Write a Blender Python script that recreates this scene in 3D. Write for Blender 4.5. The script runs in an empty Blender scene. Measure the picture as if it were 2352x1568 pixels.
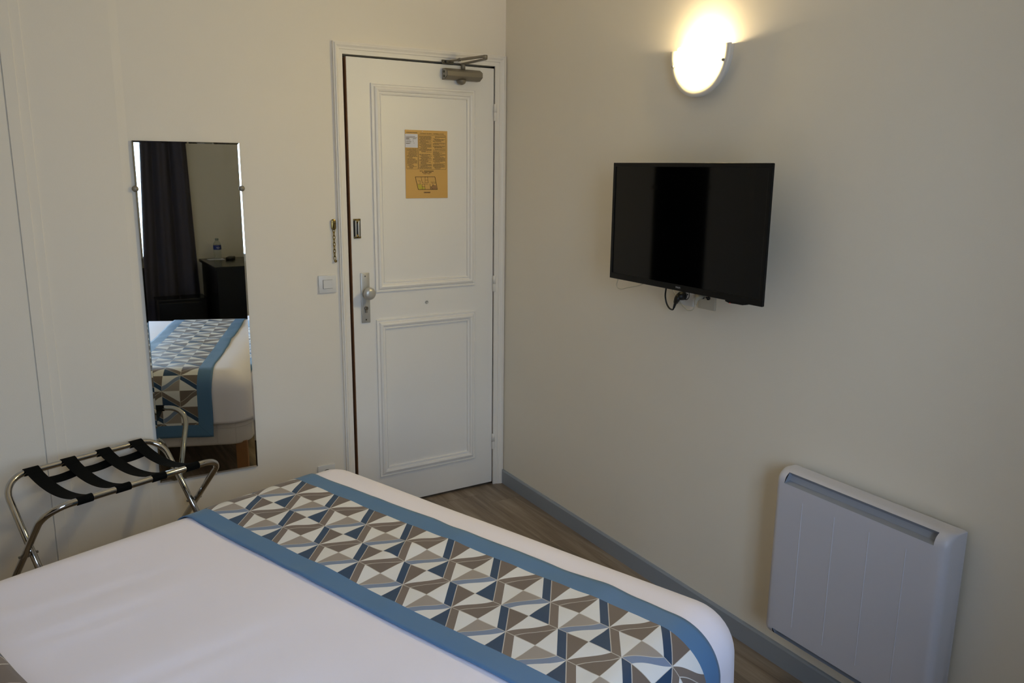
import bpy, bmesh, math
from mathutils import Vector, Matrix, noise

SC = bpy.context.scene
COL = SC.collection
PI = math.pi

# ----------------------------------------------------------------------------
# helpers
# ----------------------------------------------------------------------------
def lin(c):
    out = []
    for v in c:
        v = v / 255.0
        out.append(v / 12.92 if v <= 0.04045 else ((v + 0.055) / 1.055) ** 2.4)
    return tuple(out) + (1.0,)


def tag(o, label=None, cat=None, group=None, kind=None):
    if label: o['label'] = label
    if cat: o['category'] = cat
    if group: o['group'] = group
    if kind: o['kind'] = kind
    return o


def obj(name, bm, mats, parent=None, smooth=False, loc=None, rotz=0.0):
    me = bpy.data.meshes.new(name)
    bmesh.ops.recalc_face_normals(bm, faces=bm.faces[:])
    bm.to_mesh(me)
    bm.free()
    if not isinstance(mats, (list, tuple)): mats = [mats]
    for m in mats: me.materials.append(m)
    if smooth:
        for p in me.polygons: p.use_smooth = True
    o = bpy.data.objects.new(name, me)
    COL.objects.link(o)
    if loc is not None: o.location = loc
    o.rotation_euler = (0, 0, rotz)
    if parent is not None: o.parent = parent
    return o


def empty(name, loc=(0, 0, 0), rotz=0.0):
    o = bpy.data.objects.new(name, None)
    o.empty_display_size = 0.1
    COL.objects.link(o)
    o.location = loc
    o.rotation_euler = (0, 0, rotz)
    return o


def smooth_by_angle(o, deg=35):
    me = o.data
    for p in me.polygons: p.use_smooth = True
    bm = bmesh.new(); bm.from_mesh(me)
    for e in bm.edges:
        if len(e.link_faces) == 2 and e.calc_face_angle(0) > math.radians(deg): e.smooth = False
    bm.to_mesh(me); bm.free()
    return o


def box(bm, a, b, bev=0.0, seg=2, mat=0, M=None):
    t = bmesh.new()
    x0, y0, z0 = (min(a[i], b[i]) for i in range(3))
    x1, y1, z1 = (max(a[i], b[i]) for i in range(3))
    vs = [t.verts.new((x, y, z)) for x in (x0, x1) for y in (y0, y1) for z in (z0, z1)]
    for f in ((0, 1, 3, 2), (4, 6, 7, 5), (0, 4, 5, 1), (2, 3, 7, 6), (0, 2, 6, 4), (1, 5, 7, 3)):
        t.faces.new([vs[i] for i in f])
    bmesh.ops.recalc_face_normals(t, faces=t.faces[:])
    if bev > 0:
        bmesh.ops.bevel(t, geom=t.edges[:], offset=bev, segments=seg, affect='EDGES', profile=0.5)
    merge(bm, t, mat, M)


def merge(bm, t, mat=0, M=None):
    if M is not None: t.transform(M)
    mp = {}
    for v in t.verts: mp[v] = bm.verts.new(v.co)
    for f in t.faces:
        try:
            nf = bm.faces.new([mp[v] for v in f.verts])
            nf.material_index = mat
            nf.smooth = f.smooth
        except ValueError:
            pass
    t.free()


def prism(bm, pts, y0, y1, axis='y', mat=0, bev=0.0, M=None, seg=2):
    """polygon pts (2D) extruded along an axis"""
    t = bmesh.new()
    def P(p, d):
        if axis == 'y': return (p[0], d, p[1])
        if axis == 'x': return (d, p[0], p[1])
        return (p[0], p[1], d)
    A = [t.verts.new(P(p, y0)) for p in pts]
    B = [t.verts.new(P(p, y1)) for p in pts]
    n = len(pts)
    t.faces.new(A); t.faces.new(B[::-1])
    for i in range(n):
        t.faces.new((A[i], A[(i + 1) % n], B[(i + 1) % n], B[i]))
    bmesh.ops.recalc_face_normals(t, faces=t.faces[:])
    if bev > 0:
        bmesh.ops.bevel(t, geom=t.edges[:], offset=bev, segments=seg, affect='EDGES', profile=0.5)
    merge(bm, t, mat, M)


def lathe(bm, prof, c=(0, 0, 0), axis='z', n=24, mat=0, cap=True):
    """prof: list of (r, h)"""
    rings = []
    c = Vector(c)
    for r, h in prof:
        ring = []
        for i in range(n):
            a = 2 * PI * i / n
            u, v = r * math.cos(a), r * math.sin(a)
            if axis == 'z': p = Vector((u, v, h))
            elif axis == 'y': p = Vector((u, h, v))
            else: p = Vector((h, u, v))
            ring.append(bm.verts.new(c + p))
        rings.append(ring)
    for k in range(len(rings) - 1):
        for i in range(n):
            f = bm.faces.new((rings[k][i], rings[k][(i + 1) % n], rings[k + 1][(i + 1) % n], rings[k + 1][i]))
            f.material_index = mat; f.smooth = True
    if cap:
        for ring in (rings[0], rings[-1]):
            f = bm.faces.new(ring); f.material_index = mat


def catmull(pts, n=8):
    P = [Vector(p) for p in pts]
    out = []
    for i in range(len(P) - 1):
        p0 = P[max(i - 1, 0)]; p1 = P[i]; p2 = P[i + 1]; p3 = P[min(i + 2, len(P) - 1)]
        for k in range(n):
            t = k / n
            out.append(0.5 * ((2 * p1) + (-p0 + p2) * t + (2 * p0 - 5 * p1 + 4 * p2 - p3) * t * t + (-p0 + 3 * p1 - 3 * p2 + p3) * t ** 3))
    out.append(P[-1])
    return out


def tube(bm, pts, r, n=12, mat=0, closed=False, rs=None):
    P = [Vector(p) for p in pts]
    N = len(P)
    tang = []
    for i in range(N):
        if closed: d = P[(i + 1) % N] - P[(i - 1) % N]
        else: d = P[min(i + 1, N - 1)] - P[max(i - 1, 0)]
        tang.append(d.normalized())
    up = Vector((0, 0, 1))
    if abs(tang[0].dot(up)) > 0.9: up = Vector((1, 0, 0))
    nrm = (up - tang[0] * up.dot(tang[0])).normalized()
    rings = []
    for i in range(N):
        nrm = (nrm - tang[i] * nrm.dot(tang[i])).normalized()
        bi = tang[i].cross(nrm)
        rr = rs[i] if rs else r
        rings.append([bm.verts.new(P[i] + (nrm * math.cos(2 * PI * k / n) + bi * math.sin(2 * PI * k / n)) * rr) for k in range(n)])
    cnt = N if closed else N - 1
    for i in range(cnt):
        A, B = rings[i], rings[(i + 1) % N]
        for k in range(n):
            f = bm.faces.new((A[k], A[(k + 1) % n], B[(k + 1) % n], B[k])); f.smooth = True; f.material_index = mat
    if not closed:
        bm.faces.new(rings[0][::-1]).material_index = mat
        bm.faces.new(rings[-1]).material_index = mat


def fillet(pts, r, n=8):
    """polyline with rounded inner corners; r scalar or list"""
    P = [Vector(p) for p in pts]
    out = [P[0]]
    for i in range(1, len(P) - 1):
        rr = r[i - 1] if isinstance(r, (list, tuple)) else r
        a = (P[i - 1] - P[i]).normalized(); b = (P[i + 1] - P[i]).normalized()
        ang = a.angle(b)
        d = rr / math.tan(ang / 2)
        c = P[i] + (a + b).normalized() * (rr / math.sin(ang / 2))
        s = P[i] + a * d - c; e = P[i] + b * d - c
        tot = s.angle(e)
        for k in range(n + 1):
            t = k / n
            v = (s * math.sin((1 - t) * tot) + e * math.sin(t * tot)) / math.sin(tot)
            out.append(c + v)
    out.append(P[-1])
    return out


def text_mesh(body, size, align='CENTER', extrude=0.0002):
    cu = bpy.data.curves.new('txt', 'FONT')
    cu.body = body; cu.size = size; cu.align_x = align; cu.align_y = 'CENTER'; cu.extrude = extrude
    o = bpy.data.objects.new('txt', cu)
    COL.objects.link(o)
    dg = bpy.context.evaluated_depsgraph_get()
    me = bpy.data.meshes.new_from_object(o.evaluated_get(dg))
    bpy.data.objects.remove(o)
    bpy.data.curves.remove(cu)
    return me


def add_text(bm, body, size, M, align='CENTER', mat=0, width=None):
    me = text_mesh(body, size, align)
    t = bmesh.new(); t.from_mesh(me)
    if width:
        xs = [v.co.x for v in t.verts]
        k = width / max(1e-6, max(xs) - min(xs))
        for v in t.verts: v.co.x *= k
    bpy.data.meshes.remove(me)
    merge(bm, t, mat, M)


# ----------------------------------------------------------------------------
# materials
# ----------------------------------------------------------------------------
def mat(name, col, rough=0.5, metal=0.0, spec=0.5, bump=0.0, bscale=200.0, var=0.0, vscale=4.0, coat=0.0):
    m = bpy.data.materials.new(name); m.use_nodes = True
    nt = m.node_tree; N = nt.nodes; L = nt.links
    b = N['Principled BSDF']
    b.inputs['Base Color'].default_value = col
    b.inputs['Roughness'].default_value = rough
    b.inputs['Metallic'].default_value = metal
    b.inputs['Specular IOR Level'].default_value = spec
    b.inputs['Coat Weight'].default_value = coat
    tc = N.new('ShaderNodeTexCoord')
    if bump > 0:
        nz = N.new('ShaderNodeTexNoise'); nz.inputs['Scale'].default_value = bscale; nz.inputs['Detail'].default_value = 3
        L.new(tc.outputs['Object'], nz.inputs['Vector'])
        bp = N.new('ShaderNodeBump'); bp.inputs['Strength'].default_value = bump; bp.inputs['Distance'].default_value = 0.002
        L.new(nz.outputs['Fac'], bp.inputs['Height']); L.new(bp.outputs['Normal'], b.inputs['Normal'])
    if var > 0:
        nv = N.new('ShaderNodeTexNoise'); nv.inputs['Scale'].default_value = vscale; nv.inputs['Detail'].default_value = 4
        L.new(tc.outputs['Object'], nv.inputs['Vector'])
        mx = N.new('ShaderNodeMix'); mx.data_type = 'RGBA'
        mx.inputs[6].default_value = tuple(c * (1 - var) for c in col[:3]) + (1,)
        mx.inputs[7].default_value = tuple(min(1, c * (1 + var)) for c in col[:3]) + (1,)
        L.new(nv.outputs['Fac'], mx.inputs['Factor']); L.new(mx.outputs[2], b.inputs['Base Color'])
    return m


class NG:
    """small math-node builder"""
    def __init__(s, m):
        s.N = m.node_tree.nodes; s.L = m.node_tree.links
    def put(s, sock, v):
        if isinstance(v, (int, float)): sock.default_value = v
        else: s.L.new(v, sock)
    def m(s, op, a, b=0.0, c=0.0):
        n = s.N.new('ShaderNodeMath'); n.operation = op
        s.put(n.inputs[0], a); s.put(n.inputs[1], b); s.put(n.inputs[2], c)
        return n.outputs[0]
    def mix(s, f, a, b):
        n = s.N.new('ShaderNodeMix'); n.data_type = 'RGBA'
        s.put(n.inputs['Factor'], f)
        for i, v in ((6, a), (7, b)):
            if isinstance(v, tuple): n.inputs[i].default_value = v
            else: s.L.new(v, n.inputs[i])
        return n.outputs[2]


WALLC = lin((238, 229, 213))
M_wall = mat('wall_paint', WALLC, 0.62, bump=0.10, bscale=320, var=0.012, vscale=2.2, spec=0.3)
M_wallR = mat('wall_paint_side', lin((238, 229, 211)), 0.6, bump=0.10, bscale=320, var=0.012, vscale=2.2, spec=0.3)
M_wallF = mat('wall_paint_backlit_shade', lin((224, 216, 196)), 0.62, bump=0.10, bscale=320, spec=0.3)  # darker wall paint: the backlit window wall's shade is put into the colour
M_ceil = mat('ceiling_paint', lin((244, 241, 235)), 0.8, bump=0.05, bscale=200)
M_door = mat('door_paint', lin((241, 236, 227)), 0.42, bump=0.06, bscale=90, spec=0.4)
M_trim = mat('trim_paint', lin((241, 234, 222)), 0.45, bump=0.05, bscale=120, spec=0.4)
M_base = mat('grey_skirting_paint', lin((148, 154, 160)), 0.5, bump=0.04, bscale=150)
M_white_plastic = mat('white_plastic', lin((222, 220, 216)), 0.35)
M_cream_plastic = mat('cream_plastic', lin((196, 190, 172)), 0.4)
M_rad = mat('radiator_enamel', lin((205, 204, 211)), 0.35, spec=0.5)
M_rad_slot = mat('radiator_grille_metal', lin((150, 155, 165)), 0.45)
M_alu = mat('satin_aluminium', lin((192, 189, 181)), 0.36, metal=0.45)
M_closer = mat('closer_grey_bronze', lin((132, 124, 110)), 0.42, metal=0.35)
M_closer_dark = mat('closer_dark_steel', lin((84, 80, 70)), 0.4, metal=0.6)
M_chrome = mat('chrome', lin((180, 178, 175)), 0.08, metal=1.0)
M_brass = mat('brass', lin((150, 128, 78)), 0.22, metal=1.0)
M_brass_dark = mat('dark_gap_black', lin((28, 24, 18)), 0.6)
M_black = mat('black_plastic', lin((17, 17, 17)), 0.42)
M_screen = mat('tv_screen_glass', lin((2, 2, 2)), 0.05, spec=0.22)
M_tvblack = mat('tv_black_plastic', lin((7, 7, 7)), 0.4, spec=0.22)
M_strap = mat('black_webbing', lin((8, 9, 8)), 0.85, bump=0.4, bscale=700, spec=0.1)
M_wood_edge = mat('raw_wood_edge', lin((122, 84, 54)), 0.7, var=0.3, vscale=14)
M_wood_leg = mat('beech_leg', lin((150, 104, 66)), 0.5, var=0.15, vscale=18)
M_blackwood = mat('black_lacquer', lin((8, 8, 7)), 0.24, spec=0.35)
M_curtain = mat('charcoal_curtain', lin((73, 70, 78)), 0.8, bump=0.3, bscale=900, spec=0.2)
M_paper = mat('white_paper', lin((222, 220, 224)), 0.7)
M_ink = mat('printed_ink', lin((44, 36, 28)), 0.7)
M_ink_grey = mat('printed_ink_grey', lin((112, 95, 62)), 0.7)
M_poster = mat('ochre_notice_card', lin((214, 168, 92)), 0.5, var=0.05, vscale=10)
M_yel = mat('notice_yellow_patch', lin((196, 176, 62)), 0.6)
M_brn = mat('notice_brown_patch', lin((158, 118, 74)), 0.6)
M_dark = mat('gap_shade_black', lin((20, 14, 10)), 0.9)
M_sheet = mat('white_bed_linen', lin((246, 240, 251)), 0.58, bump=0.12, bscale=900, spec=0.5)
M_frame_white = mat('white_window_paint', lin((235, 235, 232)), 0.4)
M_label = mat('blue_bottle_label', lin((38, 52, 120)), 0.4)
M_capm = mat('bottle_cap_plastic', lin((150, 160, 150)), 0.4)
M_screw = mat('screw_steel', lin((150, 146, 138)), 0.3, metal=0.9)
M_led = mat('standby_red_led', lin((220, 30, 25)), 0.4)
M_led.node_tree.nodes['Principled BSDF'].inputs['Emission Color'].default_value = (1, .05, .03, 1)
M_led.node_tree.nodes['Principled BSDF'].inputs['Emission Strength'].default_value = 0.6
M_logo = mat('silver_lettering', lin((170, 172, 175)), 0.4, metal=0.3)
M_frost_in = mat('frosted_glass_inner_face', lin((236, 232, 222)), 0.5)
M_sconce = mat('white_glazed_metal', lin((228, 222, 212)), 0.4)


def quilt_mat():
    m = mat('quilted_mattress_fabric', lin((222, 214, 214)), 0.85, spec=0.2)
    g = NG(m); N = g.N
    tc = N.new('ShaderNodeTexCoord')
    wv = N.new('ShaderNodeTexBrick'); wv.offset = 0.0
    wv.inputs['Scale'].default_value = 1.0; wv.inputs['Brick Width'].default_value = 0.09; wv.inputs['Row Height'].default_value = 0.09
    wv.inputs['Mortar Size'].default_value = 0.002; wv.inputs['Mortar Smooth'].default_value = 1.0
    wv.inputs['Color1'].default_value = wv.inputs['Color2'].default_value = (1, 1, 1, 1); wv.inputs['Mortar'].default_value = (0, 0, 0, 1)
    mp = N.new('ShaderNodeMapping'); mp.inputs['Rotation'].default_value = (PI / 2, 0, 0)
    g.L.new(tc.outputs['Object'], mp.inputs['Vector']); g.L.new(mp.outputs['Vector'], wv.inputs['Vector'])
    bp = N.new('ShaderNodeBump'); bp.inputs['Strength'].default_value = 0.5; bp.inputs['Distance'].default_value = 0.004
    g.L.new(wv.outputs['Color'], bp.inputs['Height']); g.L.new(bp.outputs['Normal'], N['Principled BSDF'].inputs['Normal'])
    return m
M_quilt = quilt_mat()
for _m in (M_sheet, M_quilt):
    _m.node_tree.nodes['Principled BSDF'].inputs['Sheen Weight'].default_value = 0.25


def glass_mat(name, col, rough=0.0, fac=0.10):
    m = bpy.data.materials.new(name); m.use_nodes = True
    N = m.node_tree.nodes; L = m.node_tree.links
    N.remove(N['Principled BSDF'])
    out = N['Material Output']
    tr = N.new('ShaderNodeBsdfTransparent'); tr.inputs[0].default_value = col
    gl = N.new('ShaderNodeBsdfGlossy'); gl.inputs['Roughness'].default_value = rough
    fr = N.new('ShaderNodeFresnel'); fr.inputs[0].default_value = 1.45
    mx = N.new('ShaderNodeMixShader')
    L.new(fr.outputs[0], mx.inputs[0]); L.new(tr.outputs[0], mx.inputs[1]); L.new(gl.outputs[0], mx.inputs[2])
    L.new(mx.outputs[0], out.inputs['Surface'])
    return m
M_pane = glass_mat('window_glass', (0.96, 0.98, 0.97, 1))
def bottle_mat():
    m = bpy.data.materials.new('clear_bottle_plastic'); m.use_nodes = True
    N = m.node_tree.nodes; L = m.node_tree.links
    N.remove(N['Principled BSDF'])
    tr = N.new('ShaderNodeBsdfTransparent'); tr.inputs[0].default_value = (.94, .96, .94, 1)
    di = N.new('ShaderNodeBsdfTranslucent'); di.inputs[0].default_value = (.85, .88, .85, 1)
    gl = N.new('ShaderNodeBsdfGlossy'); gl.inputs['Roughness'].default_value = .05
    m1 = N.new('ShaderNodeMixShader'); m1.inputs[0].default_value = .18
    m2 = N.new('ShaderNodeMixShader'); m2.inputs[0].default_value = .07
    L.new(tr.outputs[0], m1.inputs[1]); L.new(di.outputs[0], m1.inputs[2]); L.new(m1.outputs[0], m2.inputs[1]); L.new(gl.outputs[0], m2.inputs[2])
    L.new(m2.outputs[0], N['Material Output'].inputs['Surface'])
    return m
M_bottle = bottle_mat()


def mirror_mat():
    m = bpy.data.materials.new('mirror_silver'); m.use_nodes = True
    b = m.node_tree.nodes['Principled BSDF']
    b.inputs['Base Color'].default_value = (0.82, 0.85, 0.81, 1)
    b.inputs['Metallic'].default_value = 1.0; b.inputs['Roughness'].default_value = 0.012
    return m
M_mirror = mirror_mat()
M_mirror_edge = mat('mirror_glass_edge', lin((110, 118, 114)), 0.2, metal=0.4)


def floor_mat():
    m = mat('grey_oak_laminate', lin((120, 104, 86)), 0.42, spec=0.4)
    g = NG(m); N = g.N; L = g.L; b = N['Principled BSDF']
    tc = N.new('ShaderNodeTexCoord')
    sp = N.new('ShaderNodeSeparateXYZ'); L.new(tc.outputs['Object'], sp.inputs[0])
    x, y = sp.outputs[0], sp.outputs[1]
    wd = 0.19
    row = g.m('FLOOR', g.m('DIVIDE', x, wd))
    fx = g.m('FRACT', g.m('DIVIDE', x, wd))
    wn = N.new('ShaderNodeTexWhiteNoise'); wn.noise_dimensions = '1D'; L.new(row, wn.inputs['W'])
    yy = g.m('ADD', g.m('DIVIDE', y, 1.28), wn.outputs['Value'])
    pid = g.m('ADD', g.m('MULTIPLY', g.m('FLOOR', yy), 7.31), g.m('MULTIPLY', row, 3.17))
    fy = g.m('FRACT', yy)
    wn2 = N.new('ShaderNodeTexWhiteNoise'); wn2.noise_dimensions = '1D'; L.new(pid, wn2.inputs['W'])
    cb = N.new('ShaderNodeCombineXYZ')
    L.new(g.m('MULTIPLY', x, 26.0), cb.inputs[0]); L.new(g.m('MULTIPLY', y, 1.7), cb.inputs[1]); L.new(g.m('MULTIPLY', wn2.outputs['Value'], 40), cb.inputs[2])
    nz = N.new('ShaderNodeTexNoise'); nz.inputs['Scale'].default_value = 1.0; nz.inputs['Detail'].default_value = 8; nz.inputs['Roughness'].default_value = 0.62
    nz.inputs['Distortion'].default_value = 0.6
    L.new(cb.outputs[0], nz.inputs['Vector'])
    cb2 = N.new('ShaderNodeCombineXYZ')
    L.new(g.m('MULTIPLY', x, 7.0), cb2.inputs[0]); L.new(g.m('MULTIPLY', y, 0.9), cb2.inputs[1]); L.new(g.m('MULTIPLY', wn2.outputs['Value'], 17), cb2.inputs[2])
    nz2 = N.new('ShaderNodeTexNoise'); nz2.inputs['Scale'].default_value = 1.0; nz2.inputs['Detail'].default_value = 3
    L.new(cb2.outputs[0], nz2.inputs['Vector'])
    f = g.m('ADD', g.m('MULTIPLY', nz.outputs['Fac'], 0.62), g.m('MULTIPLY', nz2.outputs['Fac'], 0.38))
    cr = N.new('ShaderNodeValToRGB')
    cr.color_ramp.elements[0].position = 0.34; cr.color_ramp.elements[0].color = lin((90, 78, 65))
    cr.color_ramp.elements[1].position = 0.68; cr.color_ramp.elements[1].color = lin((172, 157, 138))
    e = cr.color_ramp.elements.new(0.5); e.color = lin((136, 120, 102))
    L.new(f, cr.inputs[0])
    tone = g.m('ADD', 0.86, g.m('MULTIPLY', wn2.outputs['Value'], 0.28))
    vm = N.new('ShaderNodeVectorMath'); vm.operation = 'SCALE'; L.new(cr.outputs[0], vm.inputs[0]); L.new(tone, vm.inputs['Scale'])
    seam = g.m('MAXIMUM', g.m('LESS_THAN', fx, 0.010), g.m('LESS_THAN', fy, 0.0022))
    L.new(g.mix(g.m('MULTIPLY', seam, 0.35), vm.outputs[0], lin((40, 32, 26))), b.inputs['Base Color'])
    bp = N.new('ShaderNodeBump'); bp.inputs['Strength'].default_value = 0.15; bp.inputs['Distance'].default_value = 0.001
    L.new(nz.outputs['Fac'], bp.inputs['Height']); L.new(bp.outputs['Normal'], b.inputs['Normal'])
    return m
M_floor = floor_mat()


def pattern_mat(name, cell, border):
    """geometric woven print; UV = (s across, t along) in metres from a star vertex.
    border = None or (s_lo, s_hi, t_lo, t_hi) limits of the printed field, blue outside"""
    m = bpy.data.materials.new(name); m.use_nodes = True
    g = NG(m); N = g.N; L = g.L; b = N['Principled BSDF']
    b.inputs['Roughness'].default_value = 0.58; b.inputs['Specular IOR Level'].default_value = 0.36; b.inputs['Sheen Weight'].default_value = 0.08
    uv = N.new('ShaderNodeUVMap'); uv.uv_map = 'UVMap'
    sp = N.new('ShaderNodeSeparateXYZ'); L.new(uv.outputs[0], sp.inputs[0])
    s, t = sp.outputs[0], sp.outputs[1]
    X = g.m('ADD', g.m('DIVIDE', s, cell), 101.0); Y = g.m('ADD', g.m('DIVIDE', t, cell), 101.0)
    fx = g.m('FRACT', X); fy = g.m('FRACT', Y)
    px = g.m('MODULO', g.m('FLOOR', X), 2.0); py = g.m('MODULO', g.m('FLOOR', Y), 2.0)
    diff = g.m('ABSOLUTE', g.m('SUBTRACT', px, py))            # 0: '\' cells, 1: '/' cells
    fxx = g.m('ADD', g.m('MULTIPLY', fx, g.m('SUBTRACT', 1.0, diff)), g.m('MULTIPLY', g.m('SUBTRACT', 1.0, fx), diff))
    mw = 0.30
    wob = g.m('MULTIPLY', g.m('SINE', g.m('MULTIPLY', fxx, 2 * PI)), g.m('MULTIPLY', diff, 0.036))
    d = g.m('ADD', g.m('SUBTRACT', fy, g.m('MULTIPLY', fxx, 1 - mw)), wob)
    band = g.m('GREATER_THAN', d, 0.0); low = g.m('GREATER_THAN', d, mw)
    W = lin((228, 227, 226)); T = lin((122, 109, 101)); LT = lin((160, 150, 142)); NV = lin((36, 66, 98)); BG = lin((126, 141, 168))
    TD = lin((114, 101, 93))
    def cellcol(u, bn, lw): return g.mix(low, g.mix(band, u, bn), lw)
    A = cellcol(W, T, NV); B = cellcol(TD, T, W); Cc = cellcol(W, BG, LT); D = cellcol(TD, NV, W)
    row0 = g.mix(px, A, B); row1 = g.mix(px, Cc, D)
    col = g.mix(py, row0, row1)
    # thin pale outlines
    lw = 0.016
    l0 = g.m('LESS_THAN', g.m('ABSOLUTE', d), lw); l1 = g.m('LESS_THAN', g.m('ABSOLUTE', g.m('SUBTRACT', d, mw)), lw)
    use0 = px
    line = g.m('ADD', g.m('MULTIPLY', l0, use0), g.m('MULTIPLY', l1, g.m('SUBTRACT', 1.0, use0)))
    ex = g.m('LESS_THAN', g.m('MINIMUM', fx, g.m('SUBTRACT', 1.0, fx)), 0.012)
    ey = g.m('LESS_THAN', g.m('MINIMUM', fy, g.m('SUBTRACT', 1.0, fy)), 0.007)
    line = g.m('MINIMUM', 1.0, g.m('ADD', line, g.m('MAXIMUM', ex, ey)))
    col = g.mix(g.m('MULTIPLY', line, 0.85), col, lin((205, 200, 192)))
    if border:
        s0, s1, t0, t1 = border
        ins = g.m('MULTIPLY', g.m('MULTIPLY', g.m('GREATER_THAN', s, s0), g.m('LESS_THAN', s, s1)), g.m('MULTIPLY', g.m('GREATER_THAN', t, t0), g.m('LESS_THAN', t, t1)))
        nb = N.new('ShaderNodeTexNoise'); nb.inputs['Scale'].default_value = 900; L.new(uv.outputs[0], nb.inputs['Vector'])
        blue = g.mix(nb.outputs['Fac'], lin((78, 117, 158)), lin((94, 133, 174)))
        # mitred seams at the corners
        def mitre(sx, tx, sgn):
            q = g.m('SUBTRACT', g.m('SUBTRACT', s, sx), g.m('MULTIPLY', g.m('SUBTRACT', t, tx), sgn))
            return g.m('LESS_THAN', g.m('ABSOLUTE', q), 0.0012)
        mt = g.m('MINIMUM', 1.0, g.m('ADD', g.m('ADD', mitre(s1, t1, 1), mitre(s0, t1, -1)), g.m('ADD', mitre(s1, t0, -1), mitre(s0, t0, 1))))
        offt = g.m('SUBTRACT', 1.0, g.m('MULTIPLY', g.m('GREATER_THAN', t, t0), g.m('LESS_THAN', t, t1)))
        mt = g.m('MULTIPLY', mt, offt)
        blue = g.mix(g.m('MULTIPLY', mt, 0.5), blue, lin((50, 78, 108)))
        col = g.mix(ins, blue, col)
    L.new(col, b.inputs['Base Color'])
    wv = N.new('ShaderNodeTexNoise'); wv.inputs['Scale'].default_value = 1200; L.new(uv.outputs[0], wv.inputs['Vector'])
    bp = N.new('ShaderNodeBump'); bp.inputs['Strength'].default_value = 0.15; bp.inputs['Distance'].default_value = 0.001
    L.new(wv.outputs['Fac'], bp.inputs['Height']); L.new(bp.outputs['Normal'], b.inputs['Normal'])
    return m


def emis(name, col, st):
    m = bpy.data.materials.new(name); m.use_nodes = True
    b = m.node_tree.nodes['Principled BSDF']
    b.inputs['Base Color'].default_value = lin((240, 236, 226)); b.inputs['Roughness'].default_value = 0.3
    b.inputs['Emission Color'].default_value = col; b.inputs['Emission Strength'].default_value = st
    return m

# ----------------------------------------------------------------------------
# dimensions (metres): origin at the corner of door wall (y=0) and TV wall (x=0)
# ----------------------------------------------------------------------------
H = 2.62
YF = -4.27                 # window wall
TH = math.radians(19.75)   # the bed and the head wall stand at an angle
E1 = Vector((math.cos(TH), math.sin(TH), 0)); EN = Vector((-math.sin(TH), math.cos(TH), 0))
A_WALL = -3.48             # head wall: E1.p = A_WALL
def wall_left_x(y): return (A_WALL - E1.y * y) / E1.x
XL0, XL1 = wall_left_x(0), wall_left_x(YF)
LEAF_L, LEAF_R, LEAF_T = -0.787, -0.061, 2.04

# ---- shell ----
bm = bmesh.new(); box(bm, (XL0 - .2, YF - .2, -0.1), (0.15, 0.15, 0)); tag(obj('floor', bm, M_floor), kind='structure')
bm = bmesh.new(); box(bm, (XL0 - .2, YF - .2, H), (0.15, 0.15, H + .1)); tag(obj('ceiling', bm, M_ceil), kind='structure')
bm = bmesh.new(); box(bm, (0, YF - .2, 0), (0.12, 0.15, H)); tag(obj('wall_right', bm, M_wallR), kind='structure')

# door wall, with the door opening; the stretch left of the mirror stands a few millimetres proud
def wall_back():
    bm = bmesh.new()
    xo = LEAF_L - 0.012
    def strip(x0, x1, z0, z1, y=0.0): box(bm, (x0, y, z0), (x1, 0.12, z1))
    prof = [(XL0 - .15, 0.12), (XL0 - .15, -0.004), (-1.665, -0.004), (-1.635, 0.0), (xo, 0.0), (xo, 0.12)]
    prism(bm, prof, 0, H, axis='z')
    strip(xo, 0.0, LEAF_T + 0.008, H)
    strip(LEAF_R + 0.0025, 0.0, 0, LEAF_T + 0.008)
    return tag(obj('wall_back', bm, M_wall), kind='structure')
wall_back()
# head wall (slanted)
bm = bmesh.new()
prism(bm, [(wall_left_x(.12), 0.12), (wall_left_x(YF - .1), YF - .1), (wall_left_x(YF - .1) - .13, YF - .1), (wall_left_x(.12) - .13, 0.12)], 0, H, axis='z')
tag(obj('wall_left', bm, M_wall), kind='structure')
# window wall
WX0, WX1, WZ0, WZ1 = XL1 + 0.06, -1.00, 0.72, 2.40
bm = bmesh.new()
box(bm, (XL1 - .15, YF - .2, 0), (WX0, YF, H)); box(bm, (WX1, YF - .2, 0), (0.0, YF, H))
box(bm, (WX0, YF - .2, 0), (WX1, YF, WZ0)); box(bm, (WX0, YF - .2, WZ1), (WX1, YF, H))
tag(obj('wall_front', bm, M_wallF), kind='structure')
# window
w = empty('window_1', ((WX0 + WX1) / 2, YF - .12, WZ0)); tag(w, kind='structure')
cx = (WX0 + WX1) / 2
bm = bmesh.new()
def L_(x0, x1, z0, z1, d=.05): box(bm, (x0 - cx, -d / 2, z0 - WZ0), (x1 - cx, d / 2, z1 - WZ0), 0.004)
L_(WX0, WX0 + .05, WZ0, WZ1); L_(WX1 - .05, WX1, WZ0, WZ1); L_(WX0 + .05, WX1 - .05, WZ0, WZ0 + .07); L_(WX0 + .05, WX1 - .05, WZ1 - .05, WZ1)
L_(cx - .035, cx + .035, WZ0 + .07, WZ1 - .05)
obj('window_frame', bm, M_frame_white, w)
for x0, x1 in ((WX0 + .05, cx - .035), (cx + .035, WX1 - .05)):
    bm = bmesh.new(); box(bm, (x0 - cx, -.003, .07), (x1 - cx, .003, WZ1 - .05 - WZ0)); obj('window_pane', bm, M_pane, w)

# skirting on the TV wall
bm = bmesh.new()
prism(bm, [(0, 0), (-.012, 0), (-.012, .066), (-.008, .072), (0, .072)], YF, -0.002, axis='y')
tag(obj('baseboard_right', bm, M_base), kind='structure')

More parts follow.
